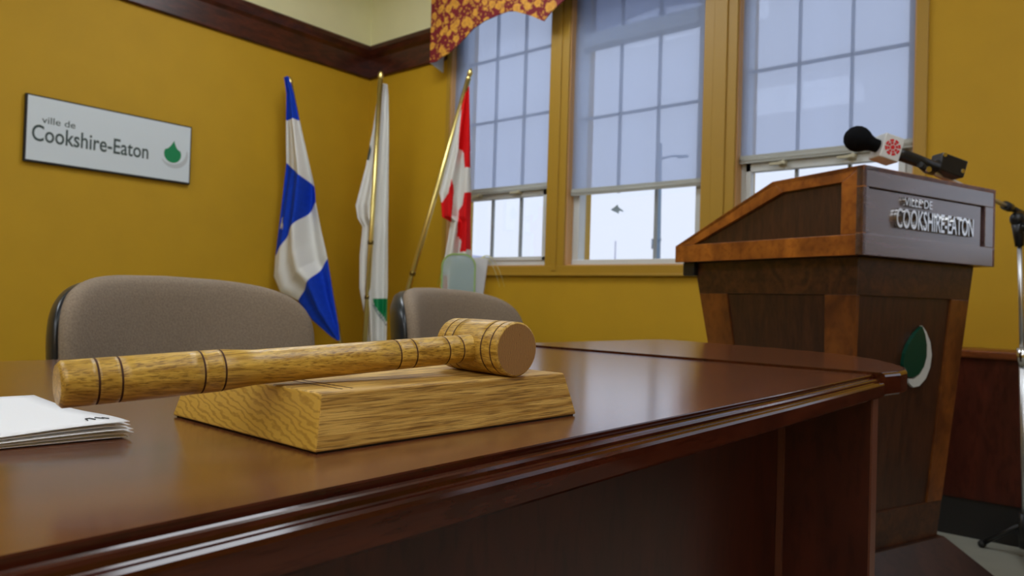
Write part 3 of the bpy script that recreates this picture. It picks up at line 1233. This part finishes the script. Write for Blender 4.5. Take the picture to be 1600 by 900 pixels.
WB = thing('flag', 'white flag with green drop hanging on the upright middle pole', 'flag', tuple(pw0), 0, 'flags on poles in the corner')
pole(WB, pw0 + d_between(pw0, pw1) * 0.165, pw1, (0.95, 0.60), True)
rows = [((0.052, 2.215), (0.084, 2.216)), ((0.026, 2.135), (0.093, 2.137)), ((0.0, 1.925), (0.104, 1.929)), ((-0.041, 1.674), (0.112, 1.678)), ((-0.099, 1.422), (0.121, 1.429)), ((-0.084, 1.339), (0.123, 1.346)), ((-0.050, 1.285), (0.125, 1.290)),
        ((-0.062, 1.091), (0.132, 1.097)), ((-0.056, 0.884), (0.139, 0.890)), ((-0.020, 0.727), (0.140, 0.732)), ((0.005, 0.500), (0.142, 0.505))]
GD = [(0.042, 0.816), (0.141, 0.819), (0.150, 0.670), (0.118, 0.690), (0.095, 0.714), (0.070, 0.745), (0.052, 0.775)]
GC = [(0.040, 0.79), (0.050, 0.755), (0.070, 0.715), (0.10, 0.675), (0.15, 0.632), (0.15, 0.65), (0.105, 0.69), (0.075, 0.732), (0.056, 0.768)]
GR = [(-0.040, 1.80), (-0.018, 1.83), (-0.010, 1.78), (-0.022, 1.72), (-0.042, 1.71), (-0.028, 1.76)]


def wcol(u, z, k, s):
    if inside(GD, u, z):
        return M['green']
    if inside(GR, u, z):
        return M['signink']
    if inside(GC, u, z):
        return M['grey_print']
    return M['white_cloth']


finish_cloth(cloth(rows, lambda s, t, w: 0.035 * math.sin(s * 9.0 + t * 1.5) * min(1, w / 0.15) + 0.012 * math.sin(s * 21 + t * 4), wcol, nu=60), WB)

CB = thing('flag', 'red and white flag on a slanted brass pole beside the left window', 'flag', tuple(pc0), 0, 'flags on poles in the corner')
pole(CB, pc0 + d_between(pc0, pc1) * 0.165, pc1, (0.80, 0.40))
rows = [((0.616, 2.127), (0.639, 2.128)), ((0.572, 1.911), (0.650, 1.913)), ((0.532, 1.714), (0.660, 1.718)), ((0.477, 1.478), (0.671, 1.484)), ((0.486, 1.440), (0.672, 1.445)), ((0.497, 1.331), (0.672, 1.336)), ((0.553, 1.301), (0.673, 1.305)),
        ((0.521, 1.090), (0.680, 1.095)), ((0.497, 0.876), (0.714, 0.883)), ((0.500, 0.700), (0.715, 0.705))]
RP = [[(0.605, 2.14), (0.645, 2.14), (0.662, 1.624), (0.628, 1.631), (0.617, 1.732), (0.585, 1.747)],
      [(0.676, 1.484), (0.684, 1.142), (0.636, 1.117), (0.613, 1.124), (0.622, 1.187), (0.594, 1.217), (0.597, 1.373), (0.623, 1.405), (0.633, 1.475)],
      [(0.553, 1.56), (0.566, 1.50), (0.559, 1.30), (0.49, 1.30), (0.480, 1.405), (0.536, 1.470)],
      [(0.480, 0.966), (0.501, 0.966), (0.504, 0.70), (0.488, 0.70)],
      [(0.520, 0.974), (0.548, 0.975), (0.55, 0.72), (0.523, 0.72)]]


def ccol(u, z, k, s):
    for p in RP:
        if inside(p, u, z):
            return M['red']
    return M['white_cloth']


finish_cloth(cloth(rows, lambda s, t, w: 0.030 * math.sin(s * 12 + t * 2) * min(1, w / 0.15), ccol, nu=64, base_off=-0.295), CB)

# ------------------------------------------------------------------ small cabinet with plaque, carton and plant (behind the far chair)
cb = thing('side_cabinet', 'dark low cabinet behind the farther chair, below the left window', 'cabinet', (-2.55, 2.70, 0), math.radians(39.6))
b = MB()
b.box((-0.19, -0.16, 0.06), (0.19, 0.16, 0.775))
local(b.build('carcass', M['mahogany'], cb))
b = MB()
b.box((-0.205, -0.175, 0.775), (0.205, 0.175, 0.80))
local(b.build('top', M['mahogany'], cb, bevel=0.004))
b = MB()
b.box((-0.18, -0.15, 0.0), (0.18, 0.15, 0.06))
local(b.build('plinth', M['kick'], cb))
for s in (-1, 1):
    b = MB()
    b.box((s * 0.095 - 0.09, -0.176, 0.075), (s * 0.095 + 0.09, -0.161, 0.765))
    dd = local(b.build('door', M['mahogany'], cb, bevel=0.003))
    b = MB()
    b.sphere((s * 0.02, -0.186, 0.45), 0.012)
    k_ = b.build('knob', M['brass'], dd)
    k_.matrix_parent_inverse = Matrix.Identity(4)
cbm = Matrix.Translation((-2.55, 2.70, 0)) @ Matrix.Rotation(math.radians(39.6), 4, 'Z')


def cab(u, v, z):
    return cbm @ Vector((u, v, z))


pl = thing('glass_plaque', 'frosted arched glass plaque with green edge standing before a white carton', 'plaque', tuple(cab(-0.027, -0.10, 0.80)))
b = MB()


def arch(w, h, n=14, r=0.045):
    p = [(-w, 0), (w, 0)]
    for cx, a0 in ((w - r, 0), (-w + r, 90)):
        for i in range(n + 1):
            a = math.radians(a0 + 90 * i / n)
            p.append((cx + r * math.cos(a), h - r + r * math.sin(a)))
    return p


def pmap(cu, cv):
    return lambda off: (lambda x, z: cab(cu + x, cv + off, 0.815 + z))


pm = pmap(-0.027, -0.10)
b.prism(arch(0.078, 0.236, r=0.058), pm(0.0), pm(-0.008))
b.build('glass_panel', M['plaque'], pl)
b = MB()
o_ = arch(0.086, 0.244, r=0.066)
i_ = arch(0.078, 0.236, r=0.058)
for k_ in range(len(o_)):
    j_ = (k_ + 1) % len(o_)
    b.hexa([pm(0.001)(*o_[k_]), pm(0.001)(*o_[j_]), pm(0.001)(*i_[j_]), pm(0.001)(*i_[k_]), pm(-0.010)(*o_[k_]), pm(-0.010)(*o_[j_]), pm(-0.010)(*i_[j_]), pm(-0.010)(*i_[k_])])
b.build('green_rim', M['plaqueedge'], pl)
b = MB()
b.hexa([cab(-0.10, -0.14, 0.80), cab(0.05, -0.14, 0.80), cab(0.05, -0.07, 0.80), cab(-0.10, -0.07, 0.80), cab(-0.09, -0.13, 0.817), cab(0.04, -0.13, 0.817), cab(0.04, -0.08, 0.817), cab(-0.09, -0.08, 0.817)])
b.build('foot', M['plaque'], pl)
b = MB()
b.hexa([cab(-0.073, -0.05, 0.80), cab(0.090, -0.05, 0.80), cab(0.090, -0.005, 0.80), cab(-0.073, -0.005, 0.80), cab(-0.073, -0.05, 1.045), cab(0.116, -0.05, 1.040), cab(0.116, -0.005, 1.040), cab(-0.073, -0.005, 1.045)])
tag(b.build('carton', M['carton'], bevel=0.003), 'white cardboard carton behind the green-edged glass plaque', 'box')
sp = thing('spider_plant', 'small spider plant with arching leaves behind the glass plaque', 'plant', tuple(cab(0.0, 0.105, 0.80)))
b = MB()
b.lathe(cab(0.0, 0.105, 0.80), cab(0.0, 0.105, 0.90), [(0, 0.040), (0.075, 0.055), (0.076, 0.060), (0.10, 0.061), (0.099, 0.052), (0.085, 0.05)], n=28)
b.build('pot', M['pot'], sp)
for a, reach, top, pale in ((math.pi * 0.96, 0.155, 0.160, 0), (math.pi * 1.04, 0.125, 0.175, 0), (math.pi * 0.90, 0.100, 0.150, 0), (0.02, 0.20, 0.185, 1), (-0.04, 0.175, 0.175, 1), (2.2, 0.10, 0.12, 0), (1.2, 0.10, 0.12, 0), (0.7, 0.10, 0.10, 0), (3.8, 0.10, 0.10, 0)):
    b = MB()
    L_, R_ = [], []
    for q in range(15):
        f = q / 14
        r = reach * f
        z = 0.89 + top * (1 - (1.9 * f - 1.0) ** 2) - 0.02 * f
        w = 0.0042 * math.sin(math.pi * min(1, f * 0.92 + 0.08)) + 0.0008
        cx, cy = r * math.cos(a), 0.105 + r * math.sin(a) * 0.55
        L_.append(cab(cx - w * math.sin(a), cy + w * math.cos(a), z + w * 0.6))
        R_.append(cab(cx + w * math.sin(a), cy - w * math.cos(a), z - w * 0.6))
    b.grid([L_, R_])
    o = b.build('leaf', M['leafpale'] if pale else M['leaf'], sp)
    s_ = o.modifiers.new('thickness', 'SOLIDIFY')
    s_.thickness = 0.0012

# ------------------------------------------------------------------ long low console against the window wall
cn = thing('low_console', 'long dark mahogany low console under the wall right of the lectern', 'cabinet', (0.6, 3.33, 0))
b = MB()
b.box((-0.86, 3.19, 0.672), (2.6, YB - 0.001, 0.702))
b.build('top', wood('console_top', srgb(104, 52, 20), srgb(140, 76, 30), (2, 12, 12), 4, rough=0.35), cn, bevel=0.006)
b = MB()
b.box((-0.85, 3.205, 0.145), (2.58, YB - 0.005, 0.672))
b.build('front_panel', M['panel'], cn)
b = MB()
b.box((-0.85, 3.212, 0.0), (2.58, YB - 0.02, 0.145))
b.build('plinth', M['kick'], cn)

# ------------------------------------------------------------------ lectern
LM = Matrix.Translation((-0.4838, 1.9429, 0)) @ Matrix.Rotation(math.radians(69.83), 4, 'Z')
lt = thing('lectern', 'dark stained wooden lectern with silver lettering and green drop emblem', 'lectern', (-0.4838, 1.9429, 0), math.radians(69.83))
W, D = 0.621, 0.667
HEAD = [(0.0, 0.975), (D, 0.975), (D + 0.001, 1.028), (0.280, 1.192), (0.0, 1.200)]
b = MB()
INN = [(0.010, 0.977), (D - 0.010, 0.977), (D - 0.010, 1.022), (0.277, 1.180), (0.010, 1.188)]
b.prism(INN, lambda s, z: (0.010, s, z), lambda s, z: (W - 0.010, s, z))
local(b.build('head_panel', M['podpanel'], lt))
# side frames: bottom rail, front stile, top rail, slope rail
IN = [(0.062, 1.028), (0.585, 1.030), (0.245, 1.158), (0.062, 1.163)]
strips = [[(0, 0.975), (D, 0.975), (D + 0.001, 1.028), (0.585, 1.030), (0.062, 1.028), (0.0, 1.028)],
          [(0, 1.028), (0.062, 1.028), (0.062, 1.163), (0.0, 1.200)],
          [(0.0, 1.200), (0.062, 1.163), (0.245, 1.158), (0.280, 1.192)],
          [(0.280, 1.192), (0.245, 1.158), (0.585, 1.030), (D + 0.001, 1.028)]]
for x0, x1 in ((0.0, 0.014), (W - 0.014, W)):
    b = MB()
    for st in strips:
        b.prism(st, lambda s, z: (x0, s, z), lambda s, z: (x1, s, z))
    local(b.build('side_frame', M['podframe'], lt, bevel=0.0015))
# front frame and its recessed board
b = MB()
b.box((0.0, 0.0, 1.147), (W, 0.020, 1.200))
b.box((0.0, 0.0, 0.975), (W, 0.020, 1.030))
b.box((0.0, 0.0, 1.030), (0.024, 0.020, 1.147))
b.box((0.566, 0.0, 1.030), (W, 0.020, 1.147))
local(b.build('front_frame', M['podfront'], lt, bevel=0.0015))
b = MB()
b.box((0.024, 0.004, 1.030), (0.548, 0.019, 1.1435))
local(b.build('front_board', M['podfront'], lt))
b = MB()
b.prism([(0.0, 1.1995), (0.280, 1.1915), (0.280, 1.203), (0.0, 1.211)], lambda s, z: (0.0, s, z - 0.011), lambda s, z: (W, s, z - 0.011))
b.prism([(0.280, 1.1805), (D, 1.0170), (D, 1.0280), (0.280, 1.192)], lambda s, z: (0.0, s, z), lambda s, z: (W, s, z))
local(b.build('reading_top', M['podframe'], lt))
b = MB()
b.box((0.02, D - 0.065, 0.932), (0.10, D - 0.015, 0.976))
local(b.build('cable_box', M['black'], lt, bevel=0.004))


def inset(z):
    f = (0.972 - z) / (0.972 - 0.215)
    return 0.0445 + 0.0545 * f, 0.056 + 0.145 * f


def body_pt(face, a, z, out=0.0):
    """a in 0..1 along the face; front face: left to right; side faces: front to back"""
    i, j = inset(z)
    if face == 'front':
        return Vector((i + (W - 2 * i) * a, i - out, z))
    if face == 'left':
        return Vector((i - out, i + (D - i - j) * a, z))
    if face == 'right':
        return Vector((W - i + out, i + (D - i - j) * a, z))
    return Vector((i + (W - 2 * i) * a, D - j + out, z))


b = MB()
z0, z1 = 0.178, 0.976
i0, j0 = inset(z0)
i1, j1 = inset(z1)
b.hexa([(i0, i0, z0), (W - i0, i0, z0), (W - i0, D - j0, z0), (i0, D - j0, z0), (i1, i1, z1), (W - i1, i1, z1), (W - i1, D - j1, z1), (i1, D - j1, z1)])
local(b.build('body', M['podpanel'], lt))


def strip(bb, face, a0, a1, z0, z1, t=0.006):
    pts = []
    for o in (-0.001, t):
        pts += [body_pt(face, a0, z0, o), body_pt(face, a1, z0, o), body_pt(face, a1, z1, o), body_pt(face, a0, z1, o)]
    bb.hexa(pts)


for face in ('front', 'left', 'right', 'back'):
    for za, zb in ((0.876, 0.974), (0.180, 0.286)):
        b = MB()
        strip(b, face, -0.012, 1.012, za, zb)
        local(b.build('body_rail', M['podbody'], lt, bevel=0.0012))
    for a0, a1 in (((-0.012, 0.02), (0.84, 1.012)) if face == 'front' else ((-0.012, 0.16), (0.80, 1.012))):
        b = MB()
        strip(b, face, a0, a1, 0.286, 0.876)
        local(b.build('body_stile', M['podstile'], lt, bevel=0.0012))
b = MB()
g = 0.082
h = -0.045
b.hexa([(h, h, 0.045), (W - h, h, 0.045), (W - h, D - h - 0.1, 0.045), (h, D - h - 0.1, 0.045), (g, g, 0.181), (W - g, g, 0.181), (W - g, D - 0.19, 0.181), (g, D - 0.19, 0.181)])
b.box((h, h, 0.0), (W - h, D - h - 0.1, 0.0455))
local(b.build('base', M['podbase'], lt, bevel=0.002))


def lframe(u, v, o):
    return LM @ Vector((u, -o + 0.003, v))


place_text('lettering', 'VILLE DE', M['silver'], lt, lframe, 0.166, 0.292, 1.1125, 1.1345, 0.008, 0.0)
place_text('lettering', 'COOKSHIRE-EATON', M['silver'], lt, lframe, 0.132, 0.494, 1.0530, 1.1040, 0.009, 0.006)


def bodyframe(u, v, o):
    i, j = inset(v)
    return LM @ Vector((u, i - 0.001 - o, v))


b = MB()
dp = [(0.345, 0.797), (0.362, 0.775), (0.375, 0.745), (0.379, 0.712), (0.370, 0.684), (0.350, 0.664), (0.322, 0.655), (0.298, 0.658), (0.280, 0.672), (0.272, 0.695), (0.275, 0.722), (0.290, 0.750), (0.314, 0.777)]
b.prism(dp, lambda u, v: bodyframe(u, v, 0), lambda u, v: bodyframe(u, v, 0.010))
b.build('green_drop', M['logogreen'], lt)
b = MB()
cr = [(0.346, 0.800), (0.370, 0.782), (0.394, 0.752), (0.407, 0.716), (0.404, 0.680), (0.388, 0.650), (0.360, 0.630), (0.332, 0.627), (0.310, 0.640), (0.304, 0.652), (0.332, 0.651), (0.358, 0.664), (0.376, 0.690), (0.382, 0.722), (0.374, 0.758)]
b.prism(cr, lambda u, v: bodyframe(u, v, 0), lambda u, v: bodyframe(u, v, 0.008))
b.build('white_crescent', mat('crescent_white', srgb(200, 204, 206), 0.35), lt)

# ------------------------------------------------------------------ microphone and its boom stand


def lp(d, z, s=0.10):
    return LM @ Vector((d, s, z))


mc = thing('microphone', 'handheld microphone with black foam ball and white cube on the lectern', 'microphone', tuple(lp(0.43, 1.262)))
bc = lp(0.142, 1.3045, 0.118)
ax = (lp(0.334, 1.2430, 0.030) - bc).normalized()
b = MB()
st = bc - ax * 0.036
b.lathe(st, st + ax * 0.10, [(0.0, 0.003), (0.003, 0.013), (0.010, 0.024), (0.020, 0.0315), (0.032, 0.0350), (0.044, 0.0345), (0.056, 0.0300), (0.068, 0.0230), (0.082, 0.0185), (0.100, 0.0175)], n=32)
b.build('windscreen', M['foam'], mc)
side = ax.cross(Vector((0, 0, 1))).normalized()
if side.y > 0:
    side = -side
upv = ax.cross(side).normalized() * -1
if upv.z < 0:
    upv = -upv
cc = bc + ax * 0.088
hs = 0.028
b = MB()
pts = []
for a in (-1, 1):
    for (p, q) in ((-1, -1), (1, -1), (1, 1), (-1, 1)):
        pts.append(cc + upv * (a * 0.034) + ax * (p * hs * 1.0) + side * (q * hs))
b.hexa(pts)
fl = b.build('mic_flag', M['micflag'], mc, bevel=0.003)
b = MB()


def ef(u, v, o):
    return cc + ax * u + upv * v + side * (hs + o)


def sector(r0, r1, a0, a1):
    p = [(r1 * math.cos(a0 + (a1 - a0) * i / 6), r1 * math.sin(a0 + (a1 - a0) * i / 6)) for i in range(7)]
    p += [(r0 * math.cos(a1 - (a1 - a0) * i / 6), r0 * math.sin(a1 - (a1 - a0) * i / 6)) for i in range(7)]
    return p


for i in range(8):
    a0 = i * math.pi / 4 + 0.12
    a1 = (i + 1) * math.pi / 4 - 0.12
    for r0, r1 in ((0.0085, 0.0148), (0.0164, 0.0222)):
        b.prism(sector(r0, r1, a0, a1), lambda u, v: ef(u, v, 0.0001), lambda u, v: ef(u, v, 0.0012))
b.prism([(0.006 * math.cos(i * math.pi / 8), 0.006 * math.sin(i * math.pi / 8)) for i in range(16)], lambda u, v: ef(u, v, 0.0001), lambda u, v: ef(u, v, 0.0012))
b.build('red_emblem', M['emblemred'], fl)
b = MB()
b0 = cc + ax * 0.026
b.lathe(b0, b0 + ax * 0.13, [(0, 0.015), (0.02, 0.0175), (0.07, 0.0165), (0.13, 0.0140)], n=24)
b.build('handle', M['black'], mc)
b = MB()
bxp = lp(0.4290, 1.2510, 0.0330)
pts = []
for a in (-1, 1):
    for (p, q) in ((-1, -1), (1, -1), (1, 1), (-1, 1)):
        pts.append(bxp + upv * (a * 0.025) + ax * (p * 0.040) + side * (q * 0.024))
b.hexa(pts)
b.cyl(b0 + ax * 0.12, bxp - ax * 0.03, 0.012, n=16)
tb = b.build('transmitter_box', M['black'], mc, bevel=0.004)
for du in (-0.034, 0.030):
    b = MB()
    c_ = bxp + ax * du + upv * (-0.008 if du > 0 else 0.018) + side * 0.0238
    b.cyl(c_, c_ + side * 0.003, 0.006, n=14)
    b.build('screw', M['silver'], tb)

ms_ = thing('microphone_stand', 'boom microphone stand with chrome tubes right of the lectern', 'microphone stand', tuple(lp(1.15, 0.0, 0.14)))
bA, bB = lp(0.326, 1.2325, 0.0375), lp(0.985, 1.2025, 0.149)
bd = (bB - bA).normalized()
bL = (bB - bA).length
b = MB()
b.cyl(bA + bd * 0.03, bB, 0.0072, n=16)
b.build('boom_arm', M['chrome'], ms_)
b = MB()
b.tube([bA - bd * 0.035 + Vector((0, 0, 0.006)), bA + bd * 0.01, bA + bd * 0.05], [0.0085, 0.0105, 0.009], n=14)
b.build('mic_clip', M['black'], ms_)
b = MB()
c_ = bA + Vector((0, 0, -0.004)) + side * 0.011
b.cyl(c_, c_ + side * 0.006, 0.008, n=14)
b.build('clip_screw', M['silver'], ms_)
b = MB()
b.cyl(bB - bd * 0.004, bB + bd * 0.045, 0.015, n=18)
b.cyl(bB + bd * 0.04, bB + bd * 0.22, 0.010, n=16)
b.build('boom_clutch', M['black'], ms_)
b = MB()
b.sphere(lp(1.060, 1.163, 0.147), 0.023, scale=(1, 1, 1.1))
b.cyl(lp(1.064, 1.155, 0.147), lp(1.078, 1.072, 0.147), 0.021, n=18, r1=0.013)
b.cyl(lp(1.045, 1.132, 0.128), lp(1.045, 1.132, 0.100), 0.013, n=14)
b.build('swivel_joint', M['black'], ms_)
b = MB()
b.cyl(lp(1.078, 1.076, 0.147), lp(1.104, 0.69, 0.144), 0.0075, n=16)
b.cyl(lp(1.104, 0.69, 0.144), lp(1.146, 0.05, 0.140), 0.0105, n=16)
b.build('pole', M['chrome'], ms_)
b = MB()
b.cyl(lp(1.1015, 0.725, 0.144), lp(1.1055, 0.665, 0.144), 0.016, n=18)
b.build('height_clutch', M['silver'], ms_)
hub = lp(1.141, 0.13, 0.140)
b = MB()
b.cyl(lp(1.139, 0.16, 0.140), lp(1.147, 0.04, 0.140), 0.022, n=18)
b.build('leg_hub', M['black'], ms_)
for k_ in range(3):
    a = math.radians(39.6 + 120 * k_)
    e = hub + Vector((0.14 * math.cos(a), 0.14 * math.sin(a), 0))
    e.z = 0.0135
    b = MB()
    b.cyl(hub, e, 0.008, n=12)
    lg = b.build('leg', M['black'], ms_)
    b = MB()
    b.sphere(e, 0.0135)
    b.build('rubber_foot', M['rubber'], lg)
